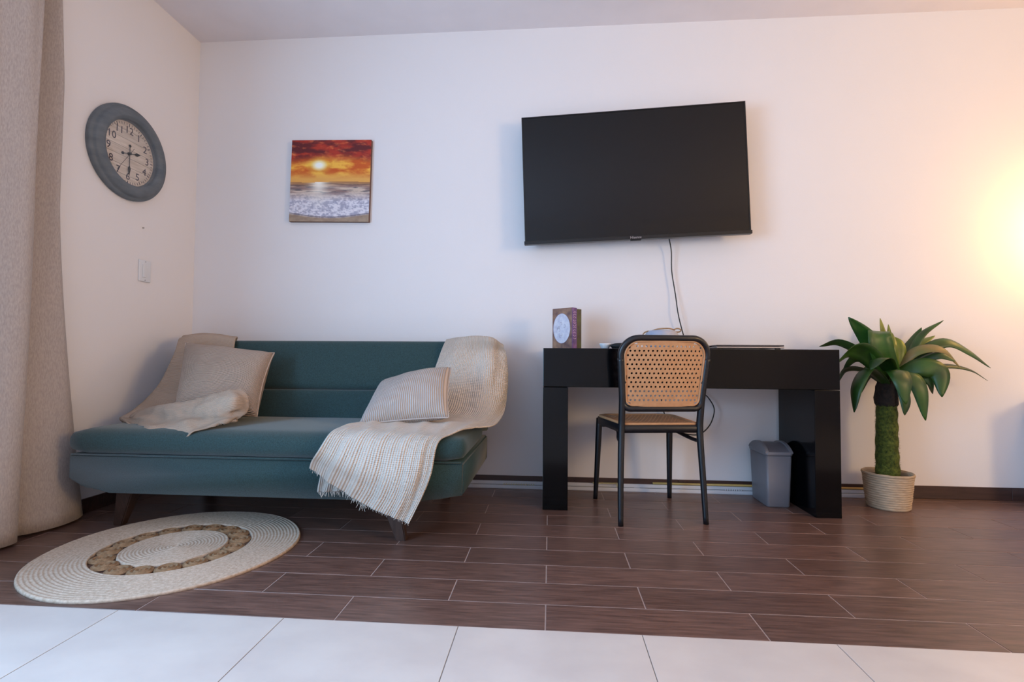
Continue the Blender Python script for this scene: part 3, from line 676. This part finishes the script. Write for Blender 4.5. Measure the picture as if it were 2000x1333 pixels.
# black seat apron ring and tan seat
def ringslab(name, po, pi_, z0, z1, mt):
    bm = bmesh.new(); n = len(po)
    q = [[bm.verts.new((x, y, z)) for x, y in pl] for pl, z in ((po, z1), (po, z0), (pi_, z0), (pi_, z1))]
    for k in range(4):
        a, b = q[k], q[(k+1) % 4]
        for i in range(n): bm.faces.new((a[i], a[(i+1) % n], b[(i+1) % n], b[i]))
    return frombm(name, bm, mt, root, True)
ringslab('seat_apron', seatpoly(0), seatpoly(.022), .420, .456, M_chair)
ringslab('seat_rim', seatpoly(.006), seatpoly(.028), .455, .466, M_cane)
canepanel('cane_seat_panel', seatpoly(.024), lambda x, y: (x, y, .463-.012*max(0, 1-(x/.2)**2)*max(0, 1-(y/.2)**2)), .0205, .004, -.2, .2, -.19, .2, .004)

# ---------------------------------------------------------------- waste bin
root = empty('waste_bin', (1.19, -.17, 0), 'slim grey plastic swing top bin under the right end of the desk', 'bin')
def loft(name, secs, mt, parent, smooth=False, caps=True, bev=0):
    bm = bmesh.new(); rr = [[bm.verts.new(p) for p in s] for s in secs]; n = len(rr[0])
    for a, b in zip(rr, rr[1:]):
        for k in range(n): bm.faces.new((a[k], a[(k+1) % n], b[(k+1) % n], b[k]))
    if caps: bm.faces.new(rr[0][::-1]); bm.faces.new(rr[-1])
    return frombm(name, bm, mt, parent, smooth)
def rrect(hx, hy, r_, z, n=5):
    out = []
    for cx, cy, a0 in ((hx-r_, hy-r_, 0), (-(hx-r_), hy-r_, 90), (-(hx-r_), -(hy-r_), 180), (hx-r_, -(hy-r_), 270)):
        for k in range(n+1): a = R(a0+90*k/n); out.append((cx+r_*math.cos(a), cy+r_*math.sin(a), z))
    return out
loft('bin_body', [rrect(.056, .100, .014, 0), rrect(.0585, .103, .015, .006), rrect(.067, .112, .016, .272)], M_bin, root, True)
# lid skirt and two raised arched cheeks with the flap between
loft('lid_rim', [rrect(.0695, .1145, .017, .268), rrect(.0705, .1155, .018, .274), rrect(.0705, .1155, .018, .284), rrect(.068, .113, .016, .288)], M_bin, root, True)
def arch(y): return .286+.044*max(0, 1-((y+.0)/.115)**2)**.8
for x0, x1, mt_, dz, nm in ((-.0695, -.052, M_bin, 0, 'lid_cheek'), (.052, .0695, M_bin, 0, 'lid_cheek'), (-.0515, .0515, M_binf, -.007, 'swing_flap')):
    secs = []
    for k in range(17):
        y = -.112+.224*k/16; z = max(.286, arch(y)+dz) if nm != 'swing_flap' else max(.2865, arch(y*1.0)+dz)
        secs.append([(x0, y, .28), (x1, y, .28), (x1, y, z-.003 if nm == 'lid_cheek' and x0 > 0 else z), (x1-.003 if x0 > 0 else x1, y, z), (x0+.003 if x0 < 0 and nm == 'lid_cheek' else x0, y, z), (x0, y, z-.003 if nm == 'lid_cheek' and x0 < 0 else z)])
    loft(nm, secs, mt_, root)

# ---------------------------------------------------------------- potted palm
PX, PY = 1.771, -.205
root = empty('potted_palm', (PX, PY, 0), 'artificial potted palm with mossy trunk and broad arching leaves right of the desk', 'plant')
prof = [(.0, .0), (.091, .0)]
for k in range(56):
    t = k/55; r_ = .093+.018*t**.8
    prof.append((r_+.0028*abs(math.sin(t*14*math.pi)), .002+.168*t))
prof += [(.115, .172), (.117, .178), (.114, .183), (.107, .182), (.103, .17), (.098, .10), (0, .10)]
pt = lathe('straw_pot', prof, M_pot, root, 64, wob=lambda a, z: 1+.006*math.sin(9*a+z*120))
for k in range(3):
    pts = [(.1125*math.cos(a), .1125*math.sin(a), .179+.003*math.sin(3*a+2*k)) for a in [2*math.pi*i/40 for i in range(41)]]
    tube('woven_rim', pts, .0035, M_pot, pt, 6)
def ptop(k): return .62
prof = []
for k in range(30):
    t = k/29; prof.append((.0545-.0085*t+.002*math.sin(t*37), .10+.44*t))
prof.append((0, .54))
tk = lathe('mossy_trunk', prof, M_moss, root, 40, wob=lambda a, z: 1+.02*math.sin(3*a+z*20)+.012*math.sin(9*a-z*90))
rnd = random.Random(4); bm = bmesh.new()
for k in range(3500):
    a = rnd.uniform(0, 2*math.pi); z = rnd.uniform(.12, .54); r_ = .0535-.0085*(z-.1)/.44
    p = Vector((r_*math.cos(a), r_*math.sin(a), z)); d = Vector((math.cos(a)*.7, math.sin(a)*.7, rnd.uniform(-1, 1))).normalized()*rnd.uniform(.006, .013)
    s = Vector((-math.sin(a), math.cos(a), 0))*.0018
    q = [bm.verts.new(p-s), bm.verts.new(p+s), bm.verts.new(p+d)]; bm.faces.new(q)
me = bpy.data.meshes.new('moss_tuft'); bm.to_mesh(me); bm.free(); tag(link('moss_tuft', me, M_moss, tk), kind='stuff')
lathe('fibre_collar', [(.0, .525), (.044, .528), (.050, .54), (.052, .57), (.049, .60), (.046, .63), (.036, .66), (0, .675)], M_fib, root, 36, wob=lambda a, z: 1+.05*math.sin(9*a+z*50)+.04*math.sin(17*a))
tube('soil_disc', [(0, 0, .10), (0, 0, .158)], .098, M_fib, root, 28)
for li, (pts, wd, roll) in enumerate(LEAVES):
    c0 = Vector(pts[0])-Vector((PX, PY, 0)); base = Vector((c0.x*.25, c0.y*.25+0, .635))
    P_ = cr([base]+[Vector(p)-Vector((PX, PY, 0)) for p in pts], 7); n = len(P_); vs = []; fs = []
    tt0 = (P_[-1]-P_[0]); sref = Vector((0, 0, 1)).cross(tt0)
    if abs(tt0.x) < .1 and abs(tt0.y) < .12: sref = Vector((1, .2, 0))
    sref.normalize()
    if abs(tt0.x) < .07: sref = Vector((1, 0, .0))
    for i, p in enumerate(P_):
        t = i/(n-1); tg = (P_[min(i+1, n-1)]-P_[max(i-1, 0)]).normalized()
        s = (sref-tg*sref.dot(tg)).normalized(); nn = tg.cross(s)
        s2 = s*math.cos(R(roll*.45))+nn*math.sin(R(roll*.45)); n2 = tg.cross(s2)
        wv = wd*.56*max(.02, .16*(1-t)+math.sin(math.pi*min(1, t**1.5*.97+.02))**.8)
        for q in (-1, -.5, 0, .5, 1):
            vs.append(p+s2*wv*q+n2*(-.22*wv*(abs(q)**1.3))+n2*.0)
    for i in range(n-1):
        for q in range(4): a = i*5+q; fs.append((a, a+1, a+6, a+5))
    o = frompy('leaf', vs, fs, M_leafb if li in (14,) else M_leafl if li in (3, 4, 2, 23, 10) else M_leaf, root, True)
    if li in (14,): o['label'] = 'browning leaf edge'
    sm = o.modifiers.new('thick', 'SOLIDIFY'); sm.thickness = .0012

# ---------------------------------------------------------------- round rug
RX, RY = -1.483, -1.095
root = empty('round_rug', (RX, RY, 0), 'round cream jute rug with a ring of brown rosettes in front of the sofa', 'rug')
def ringprof(r0_, r1_, nr, z=.011, amp=.0035):
    p = [(r0_, .0005)]
    for k in range(nr):
        for q in range(1, 6):
            t = q/6; p.append((r0_+(r1_-r0_)*(k+t)/nr, z-amp+amp*math.sin(math.pi*t)))
    p.append((r1_, .0005)); return p
wb = lambda a, z: 1+.006*math.sin(3*a+1)+.003*math.sin(7*a)
lathe('outer_coil', ringprof(.268, .457, 15), M_rope, root, 96, wob=wb, close=True)
lathe('centre_coil', [(0, .008)]+ringprof(.006, .186, 15)[1:], M_rope, root, 72, wob=wb)
rp = [(0, .012)]+[(r_, .009+.003*math.cos(r_/.0075*math.pi)) for r_ in [.0425*k/18 for k in range(1, 18)]]+[(.0425, .001)]
rme = None
for k in range(17):
    a = 2*math.pi*k/17+.1
    if rme is None:
        o = lathe('rosette', rp, M_ros, root, 26); rme = o.data
    else: o = link('rosette', rme, None, root)
    o.location = (.2275*math.cos(a), .2275*math.sin(a), .0006*(k % 3)); o.rotation_euler = (R(1.2), 0, a)

# ---------------------------------------------------------------- things on the desk
DZ = .8205
ang = R(-40)
def bookthing(loc, w_, t_, h_, label, mc, oval, spine_col, squig):
    root = empty('decorative_book', loc, label, 'book', ang, 'books standing on the desk')
    root.location = loc
    # local: cover faces -y, spine faces +x
    box('cover', (-w_, 0, 0), (0, .003, h_), mc, root, .0008, 1)
    box('cover', (-w_, t_-.003, 0), (0, t_, h_), mc, root, .0008, 1)
    sp = box('spine', (-.003, 0, 0), (.0005, t_, h_), spine_col, root, .0005, 1)
    box('page_block', (-w_+.004, .003, .003), (-.003, t_-.003, h_-.003), M_paper, root)
    if oval:
        bm = bmesh.new(); bmesh.ops.create_cone(bm, cap_ends=True, segments=40, radius1=1, radius2=1, depth=.0015, matrix=Matrix.Translation((-w_*.52, -.0008, h_*.5)) @ Matrix.Diagonal((w_*.43, 1, h_*.37, 1)) @ Matrix.Rotation(R(90), 4, 'X'))
        for v in bm.verts: v.co.y = -.0012 if v.co.y < -.0008 else 0
        frombm('oval_label', bm, mat('label_cream', (226, 220, 226), .6, (196, 190, 206), nscale=40), root)
        bm = bmesh.new(); rn = random.Random(9)
        pl = [(-w_*.52+w_*.43*math.cos(a), -.0015, h_*.5+h_*.37*math.sin(a)) for a in [2*math.pi*i/40 for i in range(41)]]; bmtube(bm, pl, .0012, 5)
        for k in range(7):
            a = rn.uniform(0, 6.28); cx, cz = -w_*.52+rn.uniform(-.02, .02), h_*.5+rn.uniform(-.05, .05)
            bmtube(bm, [(cx+.010*math.cos(a+q*.5)*(q/8), -.0015, cz+.012*math.sin(a+q*.5)*(q/8)) for q in range(1, 10)], .0007, 4)
        frombm('printed_scrolls', bm, mat('scroll_ink', (150, 128, 140), .6), root)
    if squig:
        bm = bmesh.new(); rn = random.Random(squig)
        for k in range(11):
            z = h_*(.26+.062*k)
            w2 = t_*.30
            bmtube(bm, [(.0012, t_*.5-w2, z), (.0012, t_*.5+w2*rn.uniform(-.3, .3), z+.005*rn.choice((-1, 1))), (.0012, t_*.5+w2, z+.004*rn.uniform(-1, 1))], .0011, 4)
            if k % 2: bmtube(bm, [(.0012, t_*.5-w2, z+.003), (.0012, t_*.5-w2, z-.005)], .0011, 4)
        frombm('spine_lettering', bm, mat('pale_ink', (216, 196, 226), .6), root)
    return root
M_sp1 = mat('purple_spine', (84, 66, 128), .5, (140, 100, 160), nscale=40)
M_sp2 = mat('dark_spine', (62, 50, 46), .5, (88, 96, 52), nscale=22)
M_cv = mat('brown_floral_cover', (92, 62, 66), .5, (170, 128, 100), nscale=22, detail=3)
bx, by = .117, -.30
ax = Vector((math.cos(ang), math.sin(ang), 0)); ay = Vector((-math.sin(ang), math.cos(ang), 0))
# swap so the cover faces left-front: rotate -40 deg about z, spine points right-front
b1 = bookthing((bx, by, DZ), .138, .040, .222, 'brown upright book with a white oval on its cover and purple spine', M_cv, True, M_sp1, 3)
l2 = Vector((bx, by, DZ))+ay*.0412
b2 = bookthing(tuple(l2), .138, .040, .217, 'dark upright book with green flecked spine standing behind the oval cover', M_cv, False, M_sp2, 0)

root = empty('white_dish', (.292, -.30, DZ), 'tiny white dish on the desk between the books and the chair', 'dish')
lathe('dish_body', [(0, .0), (.018, 0), (.021, .003), (.030, .022), (.031, .027), (.028, .0285), (.026, .026), (.018, .008), (0, .007)], M_white, root, 32)
M_fabb = mat('black_case_fabric', (14, 14, 15), .7, (20, 20, 22), nscale=60, bump=.3)
root = empty('glasses_case', (.385, -.33, DZ), 'low black rounded pouch on the desk just left of the chair back', 'pouch')
bm = bmesh.new(); bmesh.ops.create_uvsphere(bm, u_segments=24, v_segments=14, radius=1)
for v_ in bm.verts:
    v_.co = Vector((math.copysign(abs(v_.co.x)**.8, v_.co.x)*.072, math.copysign(abs(v_.co.y)**.8, v_.co.y)*.035, (v_.co.z*.5+.5)*.031 if v_.co.z > -.6 else 0))
frombm('pouch_body', bm, M_fabb, root, True)
tube('zip', [(.060*math.cos(a), .030*math.sin(a), .017) for a in [math.pi*k/12+math.pi for k in range(13)]], .0015, M_silver, root, 5)

# round woven basket with rope loops
root = empty('woven_basket', (.60, -.24, DZ), 'small pale blue and cream woven basket with rope loop handles behind the chair back', 'basket')
M_bask = mat('pale_blue_weave', (158, 170, 196), .9, (200, 190, 186), nscale=9, bump=.4, bscale=150)
prof = [(0, 0), (.045, 0)]
for k in range(40):
    t = k/39; prof.append((.05+.042*math.sin(math.pi*(.12+.70*t))+.0018*abs(math.sin(t*11*math.pi)), .003+.088*t))
prof += [(.070, .094), (.0, .100)]
root.scale = (1, 1, 1.07)
lathe('basket_body', prof, M_bask, root, 48, wob=lambda a, z: 1+.012*math.sin(24*a))
M_rope2 = mat('tan_rope', (176, 140, 104), .9, (150, 116, 84), nscale=90, bump=.5)
for s in (-1, 1):
    c = Vector((s*.082, -.01, .088+(.008 if s > 0 else -.008)))
    pts = [c+Vector((.018*math.cos(a), 0, .009*math.sin(a)+.006*math.cos(a)*(-s if s < 0 else .0))) for a in [2*math.pi*k/16 for k in range(17)]]
    tube('rope_loop', pts, .0035, M_rope2, root, 7)
tube('rope_band', cr([(-.068, -.012, .086), (-.03, -.03, .100), (.03, -.03, .104), (.066, -.012, .098)], 6), .0035, M_rope2, root, 7)

# closed laptop
root = empty('laptop', (1.0, -.30, DZ), 'closed thin silver laptop lying on the desk right of the chair', 'laptop')
box('base', (-.165, -.11, .004), (.165, .11, .013), M_silver, root, .003, 2)
box('lid', (-.165, -.11, .0145), (.165, .11, .021), mat('dark_lid', (84, 80, 84), .35, metal=.6), root, .003, 2)
for sx in (-1, 1):
    for sy in (-1, 1): box('rubber_foot', (sx*.14-.01, sy*.09-.01, 0), (sx*.14+.01, sy*.09+.01, .0045), M_cord, root)
tag(tube('charging_cable', cr([(.835, -.32, DZ+.014), (.80, -.34, DZ+.009), (.76, -.32, DZ+.005), (.70, -.30, DZ+.004)], 8), .004, M_cord, None, 7), 'short black cable lying on the desk at the left edge of the laptop', 'cable')

# ---------------------------------------------------------------- cords
tag(tube('power_cord', cr(CORD1, 8), .0034, M_cord, None, 8), 'thin black power cord hanging from the television down behind the desk', 'cord')

# ---------------------------------------------------------------- curtain tracks lying along the wall
def rail(x0, x1, y, z, label, hw):
    root = empty('curtain_track', ((x0+x1)/2, y, z), label, 'rail', 0, 'white rails on the floor along the back wall'); h = (x1-x0)/2
    box('track_channel', (-h, -hw, 0), (h, hw, .004), M_rail, root, .0008, 1)
    for s in (-1, 1): box('track_lip', (-h, s*(hw-.001)-.001, .002), (h, s*(hw-.001)+.001, .0195), M_rail, root, .0006, 1)
    return root
r1 = rail(-.95, 1.93, -.0305, .0003, 'front white curtain track lying on the floor along the back wall', .006)
r2 = rail(-.95, 1.93, -.0182, .021, 'rear white curtain track raised against the dark skirting', .0055)
r2.location.z = .021
for x_ in (-.95+.1, .3, 1.1, 1.85): pass
# ribs supporting the rear rail
box('support_block', (-1.4, -.0045, -.0205), (-1.37, .0045, 0), M_rail, r2)
box('support_block', (0, -.0045, -.0205), (.03, .0045, 0), M_rail, r2)
box('support_block', (1.38, -.0045, -.0205), (1.41, .0045, 0), M_rail, r2)
M_glide = mat('cream_glider', (206, 196, 150), .4)
ORD = 'first second third fourth fifth sixth seventh eighth ninth tenth eleventh twelfth thirteenth'.split()
for k in range(13):
    x_ = -.268+.0145*k
    o = box('curtain_glider', (-.0028, -.003, 0), (.0028, .003, .009), M_glide, None, .001, 1); o.location = (x_, -.0305, .020)
    tag(o, 'tiny cream curtain glider, '+ORD[k]+' from the left in the row beside the desk leg', 'glider', 'cream gliders on the white track left of the desk')
for k in range(8):
    x_ = 1.00+.0125*k
    o = box('curtain_glider', (-.0028, -.003, 0), (.0028, .003, .009), M_white, None, .001, 1); o.location = (x_, -.0305, .020)
    tag(o, 'tiny white curtain glider, '+ORD[k]+' from the left in the row beside the grey bin', 'glider', 'white gliders on the track left of the grey bin')
root = empty('track_bracket', (.335, -.022, .041), 'small cream bracket on the white tracks behind the chair leg', 'bracket')
box('bracket_plate', (-.085, -.014, -.0), (.075, .012, .004), M_glide, root, .001, 1)
box('bracket_hook', (.05, -.02, -.012), (.058, -.014, .008), M_glide, root, .001, 1)
tag(tube('yellow_rod', [(.595, -.0190, .048), (1.90, -.0190, .048)], .0065, M_yel, None, 8), 'thin yellow rod lying on the white tracks behind the chair and bin', 'rod')

# ---------------------------------------------------------------- side table and globe lamp just beyond the right edge
root = empty('side_cabinet', (2.793, -.20, 0), 'small white bedside cabinet beyond the right edge of the view', 'cabinet', -R(15.6))
box('cabinet_body', (-.195, -.122, .02), (.195, .13, .533), M_white, root, .003, 2)
box('cabinet_top', (-.20, -.13, .533), (.20, .135, .555), M_white, root, .004, 2)
cdr = box('door', (-.185, -.13, .04), (.185, -.122, .52), M_white, root, .002, 1)
box('knob', (-.16, -.145, .33), (-.145, -.13, .345), M_silver, cdr, .003, 2)
box('plinth', (-.18, -.11, 0), (.18, .12, .02), M_base, root)
LP = (2.88, -.24, 1.48)
root = empty('globe_lamp', (LP[0], LP[1], .5555), 'tall lamp with a glowing frosted globe standing on the side table', 'lamp')
lathe('lamp_base', [(0, 0), (.08, 0), (.08, .012), (.02, .02), (.011, .04), (.011, LP[2]-.5555-.10), (.03, LP[2]-.5555-.09), (.03, LP[2]-.5555-.068), (0, LP[2]-.5555-.068)], M_silver, root, 32)
gm = mat('glowing_globe', (255, 240, 220), .5, emit=((255, 255, 255), 1)); gm.node_tree.nodes['Principled BSDF'].inputs['Emission Color'].default_value = (*LG['G'][1:], 1); gm.node_tree.nodes['Principled BSDF'].inputs['Emission Strength'].default_value = LG['G'][0]
bm = bmesh.new(); bmesh.ops.create_uvsphere(bm, u_segments=32, v_segments=16, radius=.07, matrix=Matrix.Translation((0, 0, LP[2]-.5555))); frombm('globe_shade', bm, gm, root, True)
